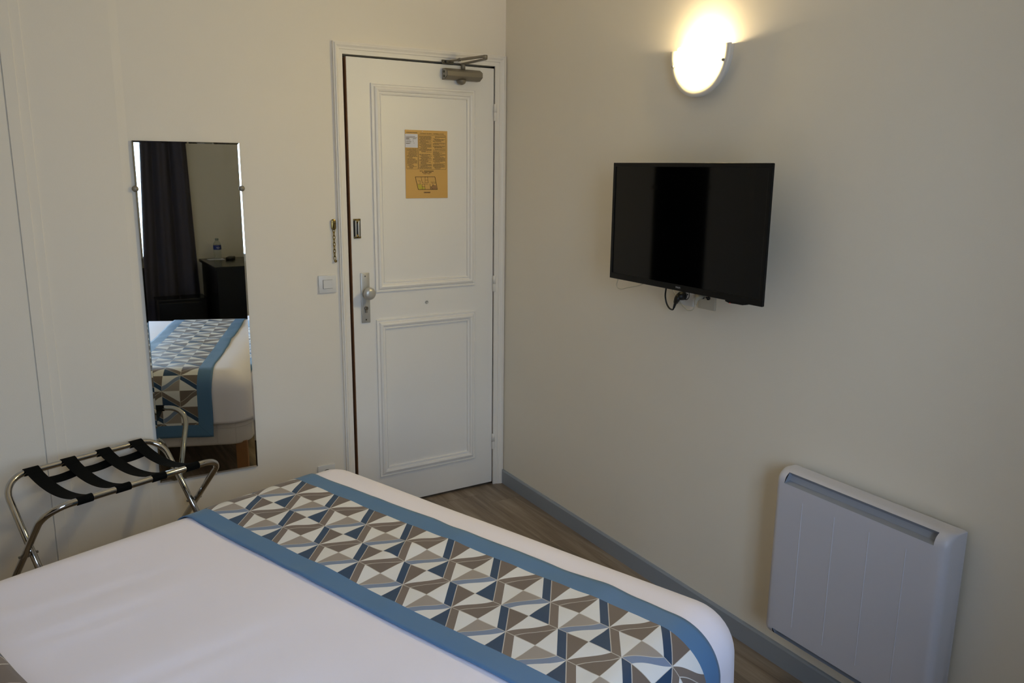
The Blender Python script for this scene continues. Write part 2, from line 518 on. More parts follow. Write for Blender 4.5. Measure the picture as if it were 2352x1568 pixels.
# ---- door frame (architrave) ----
def arch_profile():
    # (distance outward from the leaf edge, height off the wall)
    return [(0.0, 0.0), (0.0, 0.010), (0.014, 0.011), (0.016, 0.015), (0.022, 0.016), (0.029, 0.021), (0.034, 0.020), (0.036, 0.015), (0.040, 0.014), (0.041, 0.0)]
def architrave():
    bm = bmesh.new()
    pr = arch_profile()
    xl, xr, zt = LEAF_L - 0.006, LEAF_R + 0.0025, LEAF_T + 0.008
    path = [((xl, 0), (-1, 0)), ((xl, zt), (-1, 1)), ((xr, zt), (1.38, 1)), ((xr, 0), (1.38, 0))]
    rings = []
    for (x, z), (dx, dz) in path:
        rings.append([bm.verts.new((x + dx * d, -h, z + dz * d * 1.2)) for d, h in pr])
    for k in range(3):
        for i in range(len(pr) - 1):
            bm.faces.new((rings[k][i], rings[k][i + 1], rings[k + 1][i + 1], rings[k + 1][i]))
        bm.faces.new((rings[k][-1], rings[k][0], rings[k + 1][0], rings[k + 1][-1]))
    bm.faces.new(rings[0]); bm.faces.new(rings[3])
    # jamb lining inside the opening
    box(bm, (xl - .006, 0, 0), (xl, 0.06, zt)); box(bm, (xr, 0, 0), (xr + .0, 0.06, zt))
    o = tag(obj('trim_1', bm, M_trim), kind='structure')
    return o
architrave()
bm = bmesh.new()     # rebate board behind the leaf; near-black colour stands in for shade in the gaps
box(bm, (LEAF_L - .01, .062, 0), (0, .10, LEAF_T + .006))
tag(obj('trim_2', bm, M_dark), kind='structure')

# ---- door leaf: slightly ajar, pivots on the right ----
AJ = math.radians(1.45)
HINGE = Vector((LEAF_R, -0.001, 0))
door = empty('door_1', HINGE, AJ); tag(door, kind='structure')
def dx(x): return x - LEAF_R          # leaf-local x
bm = bmesh.new(); box(bm, (dx(LEAF_L) + .006, 0, 0.012), (-.0008, .042, LEAF_T - .002), 0.0015)
obj('door_leaf', bm, M_door, door)
bm = bmesh.new(); box(bm, (dx(LEAF_L) + .0035, 0.002, 0.014), (dx(LEAF_L) + .0058, .041, LEAF_T - .004))
obj('bare_edge', bm, M_wood_edge, door)['label'] = 'bare brown wood edge'
def moulding(x0, x1, z0, z1):
    bm = bmesh.new()
    pr = [(0, 0), (0, .008), (.004, .009), (.006, .005), (.012, .006), (.016, .013), (.024, .016), (.031, .013), (.034, .006), (.039, .005), (.041, .009), (.045, .008), (.047, 0)]
    cs = [(x0, z0, 1, 1), (x1, z0, -1, 1), (x1, z1, -1, -1), (x0, z1, 1, -1)]
    rings = [[bm.verts.new((dx(x) + sx * d, -h, z + sz * d)) for d, h in pr] for x, z, sx, sz in cs]
    for k in range(4):
        A, B = rings[k], rings[(k + 1) % 4]
        for i in range(len(pr) - 1): bm.faces.new((A[i], A[i + 1], B[i + 1], B[i]))
    return obj('panel_moulding', bm, M_door, door)
moulding(-.675, -.162, 1.038, 1.938)
moulding(-.675, -.162, .160, .912)
# handle set
hp = empty('door_handle', (dx(-.7245), 0, 1.017)); hp.parent = door
bm = bmesh.new(); box(bm, (-.0205, -.006, -.112), (.0205, 0, .112), 0.002); smooth_by_angle(obj('back_plate', bm, M_alu, hp))
bm = bmesh.new()
lathe(bm, [(.011, -.005), (.010, -.030), (.016, -.036), (.024, -.042), (.0275, -.050), (.027, -.058), (.022, -.064), (.010, -.067), (.001, -.0675)], (0, 0, .026), 'y', 32)
obj('knob', bm, M_alu, hp)
bm = bmesh.new()
lathe(bm, [(.0085, -.0055), (.0085, -.012), (.0005, -.012)], (0, 0, -.045), 'y', 20)
box(bm, (-.005, -.012, -.066), (.005, -.0055, -.047), .001)
obj('lock_cylinder', bm, M_closer, hp)
bm = bmesh.new(); box(bm, (-.0012, -.0128, -.048), (.0012, -.0120, -.042)); box(bm, (-.006, -.0126, -.0415), (.006, -.0119, -.0395)); obj('keyhole', bm, M_brass_dark, hp)
for z in (-.098, .098):
    bm = bmesh.new(); lathe(bm, [(.0036, -.0055), (.0032, -.0078), (.0005, -.0082)], (0, 0, z), 'y', 12); obj('screw', bm, M_screw if z > 0 else M_closer_dark, hp)
# peephole
bm = bmesh.new()
lathe(bm, [(.0078, 0.001), (.0078, -.003), (.005, -.0038), (.0045, -.0022), (.0008, -.0022)], (dx(-.421), 0, .974), 'y', 20)
obj('peephole', bm, M_alu, door)
# hinges
for z0, z1 in ((1.804, 1.880), (1.000, 1.077), (.192, .272)):
    bm = bmesh.new()
    zm = (z0 + z1) / 2
    lathe(bm, [(.0005, z0), (.0065, z0), (.0078, z0 + .002), (.0078, zm - .001), (.0078, zm - .0008)], (.001, -.010, 0), 'z', 14)
    lathe(bm, [(.0078, zm + .0008), (.0078, z1 - .002), (.0065, z1), (.0005, z1)], (.001, -.010, 0), 'z', 14)
    lathe(bm, [(.0055, zm - .003), (.0055, zm + .003)], (.001, -.010, 0), 'z', 10)
    obj('hinge', bm, M_trim, door)

def on_door(x, off, z):
    """world position of a point on the door face (x measured as if the door were shut)"""
    v = Vector((x - LEAF_R, -off, 0)); v.rotate(Matrix.Rotation(AJ, 3, 'Z'))
    return Vector((HINGE.x + v.x, HINGE.y + v.y, z))

# ---- chain keeper on the door ----
k = empty('chain_keeper', on_door(-.754, 0, 1.3245), AJ)
tag(k, 'small rectangular brass chain slide on the door above the knob', 'door chain slide')
bm = bmesh.new(); box(bm, (-.0165, -.002, -.0425), (.0165, 0, .0425), .0008); obj('back_plate', bm, M_brass_dark, k)
for z in (.03825, -.03825):
    bm = bmesh.new()
    box(bm, (-.0165, -.004, z - .00425), (.0165, -.002, z + .00425), .0008)
    lathe(bm, [(.010, -.003), (.009, -.010), (.001, -.012)], (0, 0, z * .86), 'y', 16)
    obj('end_cap', bm, M_brass, k, True)
bm = bmesh.new()
box(bm, (-.0105, -.011, -.036), (-.0045, -.002, .036), .0025); box(bm, (.0005, -.0115, -.036), (.0100, -.002, .036), .003)
obj('slide_rail', bm, M_alu, k, True)

# ---- door chain on the wall ----
ch = empty('door_chain', (-.854, -.001, 1.2)); tag(ch, 'brass security chain hanging from an oval plate on the wall', 'door chain')
bm = bmesh.new()
pts = [(.0105 * math.cos(a), .1435 + (.013 if math.sin(a) > 0 else -.013) + .0105 * math.sin(a)) for a in [2 * PI * i / 24 + .001 for i in range(24)]]
prism(bm, pts, 0.001, -.008, 'y', bev=.002)
obj('anchor_plate', bm, M_brass, ch, True)
zz = .118
nl = 9
for i in range(nl):
    bm = bmesh.new()
    zc = zz - i * .0148
    rx, rz = .0046, .0100
    ring = []
    for q in range(20):
        a = 2 * PI * q / 20
        u = rx * math.cos(a); v = rz * math.sin(a)
        if i % 2 == 0: ring.append((u, -.0065, zc + v))
        else: ring.append((u * .75, -.0065 + u * .6, zc + v))
    tube(bm, ring, .0016, 8, closed=True)
    obj('chain_link', bm, M_brass, ch)
bm = bmesh.new()
lathe(bm, [(.0022, 0.0), (.0022, -.006), (.0058, -.007), (.0062, -.011), (.003, -.013), (.0005, -.0135)], (.002, -.001, zz - nl * .0148 + .002), 'y', 16)
obj('end_stud', bm, M_brass, ch, True)

# ---- door closer ----
dc = empty('door_closer', on_door(-.245, 0, 1.996), AJ)
tag(dc, 'grey hydraulic door closer with folded arm at the top of the door', 'door closer')
bm = bmesh.new()
prism(bm, [(-.002, -.024), (-.030, -.024), (-.050, -.013), (-.055, -.009), (-.055, .010), (-.050, .014), (-.030, .024), (-.002, .024)], -.088, .092, 'x', bev=.0012, seg=1)
obj('body', bm, M_closer, dc)
bm = bmesh.new()
prism(bm, [(-.006, -.020), (-.030, -.020), (-.048, -.010), (-.048, .010), (-.030, .020), (-.006, .020)], -.0895, -.0878, 'x'); obj('end_plate', bm, M_screw, dc)
for z in (.009, -.010):
    bm = bmesh.new(); lathe(bm, [(.0052, -.092), (.0052, -.089), (.0005, -.0885)], (0, -.024, z), 'x', 14); obj('adjusting_screw', bm, M_closer_dark, dc)
bm = bmesh.new(); lathe(bm, [(.020, -.022), (.020, -.028), (.017, -.036), (.011, -.041), (.004, -.043), (.0005, -.0432)], (-.003, -.028, 0), 'z', 24); obj('pinion_cap', bm, M_closer, dc, True)
bm = bmesh.new()
lathe(bm, [(.010, .022), (.010, .047), (.008, .050), (.0005, .050)], (.005, -.028, 0), 'z', 16)
EL = Vector((0.000, -.232, .050))
d0 = Vector((.005, -.028, .047))
def bar(bm, a, b, w0, w1, th):
    a, b = Vector(a), Vector(b); d = (b - a).normalized(); s = Vector((0, 0, 1)).cross(d).normalized()
    u = Vector((0, 0, 1))
    t = bmesh.new()
    vs = [t.verts.new(p) for p in (a + s * w0 - u * th, a - s * w0 - u * th, a - s * w0 + u * th, a + s * w0 + u * th, b + s * w1 - u * th, b - s * w1 - u * th, b - s * w1 + u * th, b + s * w1 + u * th)]
    for f in ((0, 1, 2, 3), (4, 7, 6, 5), (0, 4, 5, 1), (1, 5, 6, 2), (2, 6, 7, 3), (3, 7, 4, 0)): t.faces.new([vs[i] for i in f])
    bmesh.ops.recalc_face_normals(t, faces=t.faces[:])
    bmesh.ops.bevel(t, geom=t.edges[:], offset=.0012, segments=2, affect='EDGES', profile=.5)
    merge(bm, t)
bar(bm, d0 + Vector((0, .010, 0)), EL + Vector((0, 0, -.003)), .0095, .008, .0035)
obj('main_arm', bm, M_closer, dc)
bm = bmesh.new()
SH = Vector((-.066, -.020, .054))
f0 = EL + Vector((0, 0, .009)); mid = SH + (f0 - SH) * .35
bar(bm, f0, mid, .009, .0065, .0045)
tube(bm, [mid, SH], .0045, 10); tube(bm, [mid + (SH - mid) * .05, mid + (SH - mid) * .2], .0075, 6)
lathe(bm, [(.010, .046), (.0105, .062), (.008, .064), (.0005, .064)], (EL.x, EL.y, 0), 'z', 16)
obj('forearm', bm, M_closer, dc)
bm = bmesh.new()
box(bm, (-.094, -.016, .043), (-.036, -.0095, .060), .001); box(bm, (-.080, -.030, .046), (-.054, -.014, .057), .002)
obj('frame_bracket', bm, M_closer_dark, dc)
bm = bmesh.new(); lathe(bm, [(.003, -.016), (.003, -.0185), (.0005, -.019)], (-.088, 0, .0515), 'y', 10); obj('bracket_screw', bm, M_screw, dc)

# ---- notice on the door (A4) ----
no = empty('safety_notice', on_door(-.4135, .001, 1.601), AJ)
tag(no, 'ochre printed safety notice with a floor plan on the upper door panel', 'notice')
PW, PH = .210, .298
def pu(u, v): return (u - .5) * PW, (.5 - v) * PH
bm = bmesh.new(); box(bm, (-PW / 2, -.0016, -PH / 2), (PW / 2, 0, PH / 2)); obj('card', bm, M_poster, no)
def flat(bm, u0, v0, u1, v1, y=-.0021, mat=0):
    x0, z0 = pu(u0, v0); x1, z1 = pu(u1, v1)
    box(bm, (x0, y, z0), (x1, -.0014, z1), mat=mat)
def flatline(bm, p, q, th, y=-.0022):
    a = Vector(pu(*p)); b_ = Vector(pu(*q)); d = (b_ - a).normalized(); n_ = Vector((-d.y, d.x)) * th / 2
    t = bmesh.new()
    pts = [a + n_, b_ + n_, b_ - n_, a - n_]
    A = [t.verts.new((c.x, y, c.y)) for c in pts]; B = [t.verts.new((c.x, -.0014, c.y)) for c in pts]
    t.faces.new(A); t.faces.new(B[::-1])
    for i in range(4): t.faces.new((A[i], A[(i + 1) % 4], B[(i + 1) % 4], B[i]))
    merge(bm, t)
TX = Matrix.Rotation(PI / 2, 4, 'X')
def txt(bm, s, u, v, size, width, align='CENTER', y=-.0019):
    x, z = pu(u, v)
    add_text(bm, s, size, Matrix.Translation((x, y, z)) @ TX, align, width=width)
import random
rnd = random.Random(4)
bm = bmesh.new()
txt(bm, 'CONSIGNES INCENDIE', .155, .038, .0058, .053)
txt(bm, 'CONSIGNES  SECURITE  -  CHAMBRES  D\'HOTEL', .63, .047, .0052, .120)
obj('heading', bm, M_ink, no)
bm = bmesh.new()
txt(bm, 'HOTEL', .37, .597, .0060, .016)
txt(bm, '75006 PARIS', .49, .637, .0050, .036)
for u0, u1, v in ((.43, .66, .597), (.39, .42, .617), (.435, .52, .617), (.54, .61, .617)):
    flat(bm, u0, v - .0045, u1, v + .0045)
obj('address_lines', bm, M_ink, no)
bm = bmesh.new()
def para(u0, u1, v0, v1, step=.0105):
    v = v0
    while v < v1:
        n_ = rnd.random()
        if n_ > .10:
            end = u0 + (u1 - u0) * (1.0 if n_ < .7 else .45 + rnd.random() * .5)
            u = u0 + (rnd.choice((0, 0, 0, .03, .05)))
            while u < end - .01:
                wd = .012 + rnd.random() * .045
                flat(bm, u, v, min(u + wd, end), v + step * .55, y=-.0020)
                u += wd + .006
        v += step
para(.325, .615, .083, .56); para(.65, .945, .083, .56); para(.04, .275, .268, .552)
obj('small_print', bm, M_ink_grey, no)
bm = bmesh.new()
def rrect(u0, v0, u1, v1, r=.018, th=.0011, opentop=False):
    P = []
    ry = r * PW / PH
    for (cu_, cv_, a0) in ((u1 - r, v0 + ry, -90), (u1 - r, v1 - ry, 0), (u0 + r, v1 - ry, 90), (u0 + r, v0 + ry, 180)):
        for k_ in range(5):
            a = math.radians(a0 + k_ * 22.5); P.append((cu_ + r * math.cos(a), cv_ + ry * math.sin(a)))
    for i in range(len(P)): flatline(bm, P[i], P[(i + 1) % len(P)], th)
rrect(.305, .068, .962, .572); rrect(.025, .20, .292, .568)
obj('text_border', bm, M_ink_grey, no)
bm = bmesh.new(); flat(bm, .0, .058, .29, .255, y=-.0026)
ws = obj('paper_slip', bm, M_paper, no); ws['label'] = 'white typed paper slip'
bm = bmesh.new()
for v, u0, u1 in ((.092, .01, .23), (.108, .01, .27), (.118, .01, .10), (.122, .17, .25), (.126, .01, .09), (.142, .01, .12), (.142, .17, .19), (.164, .01, .14), (.164, .17, .19), (.186, .01, .13), (.188, .19, .21), (.196, .01, .10)):
    flat(bm, u0 + .005, v, u1, v + .0055, y=-.0030)
obj('typed_lines', bm, M_ink_grey, ws)
bm = bmesh.new()
TL, TR, BR, BL = (.222, .683), (.69, .681), (.748, .870), (.29, .870)
def pl(a, b_):
    t_ = (TL[0] + (TR[0] - TL[0]) * a, TL[1] + (TR[1] - TL[1]) * a); q_ = (BL[0] + (BR[0] - BL[0]) * a, BL[1] + (BR[1] - BL[1]) * a)
    return (t_[0] + (q_[0] - t_[0]) * b_, t_[1] + (q_[1] - t_[1]) * b_)
for a, b_ in (((0, 0), (1, 0)), ((1, 0), (1, 1)), ((1, 1), (0, 1)), ((0, 1), (0, 0))): flatline(bm, pl(*a), pl(*b_), .0020)
for a, b_ in (((.30, 0), (.28, .45)), ((.50, 0), (.44, .42)), ((.62, 0), (.60, .45)), ((.46, .26), (.60, .26)), ((.28, .45), (.36, .45)), ((.40, .45), (.62, .45)), ((.72, .42), (1, .42)), ((.08, .33), (.20, .30)), ((.20, .30), (.16, .56)),
              ((.03, .58), (.20, .58)), ((.28, .57), (.56, .57)), ((.26, .57), (.22, 1)), ((.38, .57), (.36, 1)), ((.22, .78), (.36, .78)), ((.66, .56), (.64, 1)), ((.64, .76), (.76, .76)), ((.80, .44), (.79, .56)), ((.79, .50), (1, .50)), ((.74, .76), (.76, 1)), ((.76, .76), (.82, .64))):
    flatline(bm, pl(*a), pl(*b_), .0010)
lathe(bm, [(.0018, -.0024), (.0003, -.0026)], (pu(.645, .80)[0], 0, pu(.645, .80)[1]), 'y', 12)
obj('floor_plan', bm, M_ink, no)
def quad(bm, ps):
    x = [pu(*pl(*p)) for p in ps]
    prism(bm, x, -.0019, -.0015, 'y')
bm = bmesh.new(); quad(bm, ((.03, .60), (.24, .60), (.22, .98), (.02, .98))); quad(bm, ((.23, .80), (.36, .80), (.35, .98), (.22, .98))); obj('yellow_room', bm, M_yel, no)
bm = bmesh.new(); quad(bm, ((.77, .66), (.97, .66), (.97, .98), (.77, .98))); quad(bm, ((.65, .78), (.74, .78), (.75, .98), (.65, .98))); flat(bm, .42, .904, .58, .925, y=-.0018); obj('tinted_room', bm, M_brn, no)
bm = bmesh.new(); txt(bm, '1ER ETAGE', .50, .9145, .0050, .026, y=-.0022); obj('floor_caption', bm, M_ink, no)
bm = bmesh.new(); x, z = pu(.40, .018); lathe(bm, [(.0016, -.0016), (.0012, -.0028), (.0002, -.003)], (x, 0, z), 'y', 10); obj('pin', bm, M_white_plastic, no)

# ---- light switch ----
sw = empty('light_switch', (-.8905, 0, 1.0875)); tag(sw, 'square white rocker light switch on the wall left of the door', 'light switch')
bm = bmesh.new(); box(bm, (-.0395, -.009, -.0385), (.0395, 0, .0385), .0025); smooth_by_angle(obj('plate', bm, M_white_plastic, sw))
bm = bmesh.new(); box(bm, (-.0215, -.0094, -.0195), (.0215, -.0085, .0195)); obj('gap', bm, M_closer_dark, sw)
bm = bmesh.new(); box(bm, (-.0200, -.0112, -.0185), (.0220, -.0088, .0185), .001); obj('rocker', bm, M_white_plastic, sw)

# ---- wall socket behind the bed ----
def socket(name, loc, rotz, label, cover=M_white_plastic, kind='power'):
    s = empty(name, loc, rotz); tag(s, label, 'wall socket')
    bm = bmesh.new(); box(bm, (-.040, -.009, -.040), (.040, 0, .040), .0025); smooth_by_angle(obj('plate', bm, cover, s))
    if kind == 'power':
        bm = bmesh.new(); lathe(bm, [(.0205, -.0085), (.0205, -.0098), (.018, -.0098), (.0172, -.0092), (.0172, -.0089), (.0005, -.0089)], (0, 0, 0), 'y', 28); obj('well', bm, M_closer_dark, s)
        for x in (-.0095, .0095):
            bm = bmesh.new(); lathe(bm, [(.0028, -.0088), (.0028, -.0094), (.0004, -.0094)], (x, 0, 0), 'y', 10); obj('contact_hole', bm, M_black, s)
        bm = bmesh.new(); lathe(bm, [(.0024, -.0088), (.0024, -.018), (.0004, -.019)], (0, 0, .010), 'y', 10); obj('earth_pin', bm, M_screw, s)
    else:
        for x in (-.015, .0125):
            bm = bmesh.new(); lathe(bm, [(.0062, -.0088), (.0062, -.0150), (.0046, -.0150), (.0046, -.0098)], (x, 0, .001), 'y', 18, cap=False)
            lathe(bm, [(.0046, -.0098), (.0004, -.0098)], (x, 0, .001), 'y', 12); obj('aerial_jack', bm, M_black, s)
            bm = bmesh.new(); lathe(bm, [(.0016, -.0098), (.0012, -.0152), (.0002, -.0154)], (x, 0, .001), 'y', 10); obj('jack_pin', bm, M_screw, s)
        bm = bmesh.new(); lathe(bm, [(.0026, -.0088), (.0026, -.0100), (.0004, -.0100)], (-.001, 0, .002), 'y', 10); obj('fixing_screw', bm, M_black, s)
    return s
socket('wall_socket', (-.9265, 0, .222), 0, 'white wall socket low beside the door frame, half hidden by the bed')
socket('wall_socket', (0, -1.2975, 1.160), -PI / 2, 'white wall socket holding a black plug, just under the television')
socket('aerial_socket', (0, -1.4000, 1.161), -PI / 2, 'cream aerial outlet with white plug under the television', M_cream_plastic, 'aerial')

# ---- black plug and its cable, white aerial cable ----
# ---- television ----
tv = empty('television', (-.15, -1.410, 1.198)); tag(tv, 'flat black television hung on the beige wall under the lit sconce', 'television')
W2, HT_ = .3665, .415
bm = bmesh.new(); box(bm, (0.0, -W2, 0), (.007, W2, HT_), .0025, 3); box(bm, (.0065, -W2 + .022, .010), (.026, W2 - .022, HT_ - .010), .006, 3); smooth_by_angle(obj('housing', bm, M_tvblack, tv), 40)
bm = bmesh.new()
def rim(y0, y1, z0, z1): box(bm, (-.004, y0, z0), (.002, y1, z1), .0012)
rim(-W2, W2, HT_ - .013, HT_); rim(-W2, W2, 0, .020); rim(-W2, -W2 + .013, .0195, HT_ - .0125); rim(W2 - .013, W2, .0195, HT_ - .0125)
obj('bezel', bm, M_tvblack, tv)
bm = bmesh.new(); box(bm, (-.0012, -W2 + .0125, .0195), (.001, W2 - .0125, HT_ - .0125)); obj('screen', bm, M_screen, tv)
bm = bmesh.new(); prism(bm, [(-.26, .03), (.26, .03), (.24, .30), (-.24, .30)], .026, .062, 'x', bev=.008, seg=3); obj('rear_cover', bm, M_black, tv, True)
bm = bmesh.new(); prism(bm, [(-.300, -.0035), (-.218, -.0035), (-.235, -.0075), (-.262, -.0062), (-.290, -.006)], -.003, .012, 'x'); prism(bm, [(-.218, 0.001), (-.300, 0.001), (-.300, -.004), (-.218, -.004)], -.003, .012, 'x'); obj('sensor_bar', bm, M_tvblack, tv)
bm = bmesh.new(); box(bm, (-.0038, -.2400, -.0076), (-.0030, -.2382, -.0058)); obj('standby_light', bm, M_led, tv)['label'] = 'tiny red standby light'
bm = bmesh.new()
add_text(bm, 'PHILIPS', .0085, Matrix.Translation((-.0043, -.004, .0105)) @ Matrix.Rotation(-PI / 2, 4, 'Z') @ TX, width=.022)
obj('logo', bm, M_logo, tv)['label'] = 'small silver maker lettering'
bm = bmesh.new(); box(bm, (.060, -.10, .09), (.080, .10, .29), .003); box(bm, (.078, -.04, .12), (.118, .04, .26), .003); box(bm, (.116, -.06, .08), (.150, .06, .30), .003); obj('wall_bracket', bm, M_black, tv)

PO = Vector((-.0098, -1.289, 1.154)) - Vector(tv.location)
bm = bmesh.new()
lathe(bm, [(.0005, 0), (.0155, 0), (.0160, -.006), (.0155, -.016), (.0115, -.025), (.005, -.029), (.0005, -.029)], (0, 0, 0), 'x', 24)
tube(bm, [(-.020, .002, 0), (-.024, .008, -.012), (-.026, .013, -.026)], .010, 12, rs=[.012, .011, .008])
pgp = bm
bm = bmesh.new()
for i in range(4):
    q = Vector((-.026, .013, -.026)).lerp(Vector((-.027, .018, -.042)), i / 3); lathe(bm, [(.0062 - .0006 * i, -.0018), (.0062 - .0006 * i, .0018)], q, 'z', 12)
tube(bm, catmull([(-.026, .013, -.026), (-.027, .018, -.042), (-.026, .026, -.052), (-.024, .046, -.050), (-.024, .062, -.034), (-.028, .066, -.008), (-.030, .062, .018), (-.030, .058, .06), (-.040, .04, .11)], 6), .0030, 8)
cord = obj('power_cord', bm, M_black, tv, True, PO); obj('plug', pgp, M_black, cord, True)
bm = bmesh.new()
tube(bm, catmull([(-.005, -.040, .10), (-.002, .000, .05), (0, .014, .007), (0, .020, -.010), (0, .012, -.022), (0, -.010, -.024), (0, -.055, -.012), (.004, -.12, .006), (.004, -.18, .04), (.0, -.22, .10)], 6), .0021, 8)
obj('spare_cable', bm, M_cream_plastic, tv, True, Vector((-.03, -.95, 1.16)) - Vector(tv.location))['label'] = 'loose white cable loop'

AO = Vector((-.0155, -1.385, 1.163)) - Vector(tv.location)
bm = bmesh.new(); tube(bm, [(.006, 0, 0), (-.012, 0, 0), (-.020, .001, -.003), (-.024, .003, -.012), (-.025, .005, -.026)], .007, 12, rs=[.006, .0075, .0075, .0065, .0045]); pgp = bm
bm = bmesh.new()
tube(bm, catmull([(-.025, .005, -.024), (-.024, .016, -.044), (-.018, .045, -.052), (-.014, .075, -.042), (-.012, .105, -.022), (-.014, .135, .010), (-.018, .150, .05), (-.03, .16, .10)], 6), .0021, 8)
acb = obj('aerial_cable', bm, M_cream_plastic, tv, True, AO); acb['label'] = 'thin white aerial cable'; obj('plug', pgp, M_cream_plastic, acb, True)
# ---- wall sconce ----
def half(a, h, n=40, z0=0.0, p=2.0):
    out = []
    for i in range(n + 1):
        t = PI * i / n
        c, s = math.cos(t), math.sin(t)
        out.append((a * math.copysign(abs(c) ** (2 / p), c), z0 - h * abs(s) ** (2 / p)))
    return out
def sconce(loc, rotz, label, g_str, watts):
    sc0 = empty('wall_lamp', loc, rotz); tag(sc0, label, 'wall lamp')
    n = 48
    # back tray from the wall to the rim: open-topped shell
    bm = bmesh.new()
    o_ = half(.123, .140, n, 0, 2.15); i_ = half(.119, .136, n, 0, 2.15)
    V = {}
    for nm, P, x in (('ob', o_, -.0005), ('of', o_, -.027), ('ib', i_, -.004), ('if', i_, -.027)):
        V[nm] = [bm.verts.new((x, p[0], p[1])) for p in P]
    def stripf(A, B):
        for k_ in range(n): bm.faces.new((A[k_], A[k_ + 1], B[k_ + 1], B[k_]))
    stripf(V['ob'], V['of']); stripf(V['of'], V['if']); stripf(V['if'], V['ib'])
    bm.faces.new(V['ob']); bm.faces.new(V['ib'][::-1])
    for k_ in (0, n): bm.faces.new((V['ob'][k_], V['of'][k_], V['if'][k_], V['ib'][k_]))
    smooth_by_angle(obj('tray', bm, M_sconce, sc0), 40)
    # dished rim, rising towards its outer edge
    bm = bmesh.new()
    R = [[bm.verts.new((x, p[0], p[1])) for p in half(a, h, n, 0, 2.15)] for a, h, x in ((.138, .156, -.026), (.140, .158, -.029), (.139, .157, -.034), (.136, .154, -.0366), (.122, .140, -.0362), (.104, .122, -.0336), (.104, .122, -.023), (.121, .139, -.025))]
    q_ = len(R)
    for q in range(q_): stripf(R[q], R[(q + 1) % q_])
    for k_ in (0, n): bm.faces.new([R[q][k_] for q in range(q_)])
    smooth_by_angle(obj('rim', bm, M_sconce, sc0), 50)
    # bowed frosted glass
    bm = bmesh.new()
    rings = []
    steps = 12
    for j in range(steps + 1):
        f = 1 - j / steps
        bul = -.032 - .028 * (1 - f ** 2.6) ** .7
        P = half(.1045 * f + 0.0006, .1225 * f + .0006, n, 0, 2.15)
        rings.append([bm.verts.new((bul, p[0], p[1] + .014 * (1 - .75 * f))) for p in P])
    for j in range(steps): stripf(rings[j], rings[j + 1])
    gl = obj('glass_shade', bm, emis('lit_frosted_glass', LAMP_COL, g_str), sc0, True)
    gl.data.materials.append(M_frost_in)
    so = gl.modifiers.new('th', 'SOLIDIFY'); so.thickness = .003; so.offset = -1; so.material_offset = 1
    for y, z in ((-.116, -.050), (.116, -.050)):
        bm = bmesh.new(); lathe(bm, [(.0045, -.028), (.0045, -.042), (.003, -.044), (.0003, -.0442)], (0, y, z), 'x', 14); obj('screw', bm, M_screw, sc0, True)
    # bulb
    bm = bmesh.new(); bmesh.ops.create_uvsphere(bm, u_segments=16, v_segments=12, radius=.012, matrix=Matrix.Translation((-.024, 0, -.030)))
    lathe(bm, [(.006, -.075), (.010, -.07), (.010, -.042)], (-.024, 0, 0), 'z', 14)
    obj('bulb', bm, emis('glowing_bulb', LAMP_COL, 60.0), sc0, True)
    bl = bpy.data.lights.new('bulb_light', 'POINT'); bl.energy = watts; bl.color = (1.0, .79, .54); bl.shadow_soft_size = .016
    bo = bpy.data.objects.new('bulb_light', bl); COL.objects.link(bo); bo.location = (-.026, 0, -.022); bo.parent = sc0
    bm = bmesh.new(); lathe(bm, [(.013, -.11), (.013, -.07), (.009, -.068)], (-.024, 0, 0), 'z', 14); box(bm, (-.024, -.006, -.105), (-.003, .006, -.08)); obj('bulb_holder', bm, M_sconce, sc0)
LAMP_COL = (1.0, .79, .34, 1)
LAMP1 = (114.0, 7.5)
sconce((0, -1.322, 1.985), 0, 'lit half round white wall sconce above the television', *LAMP1)

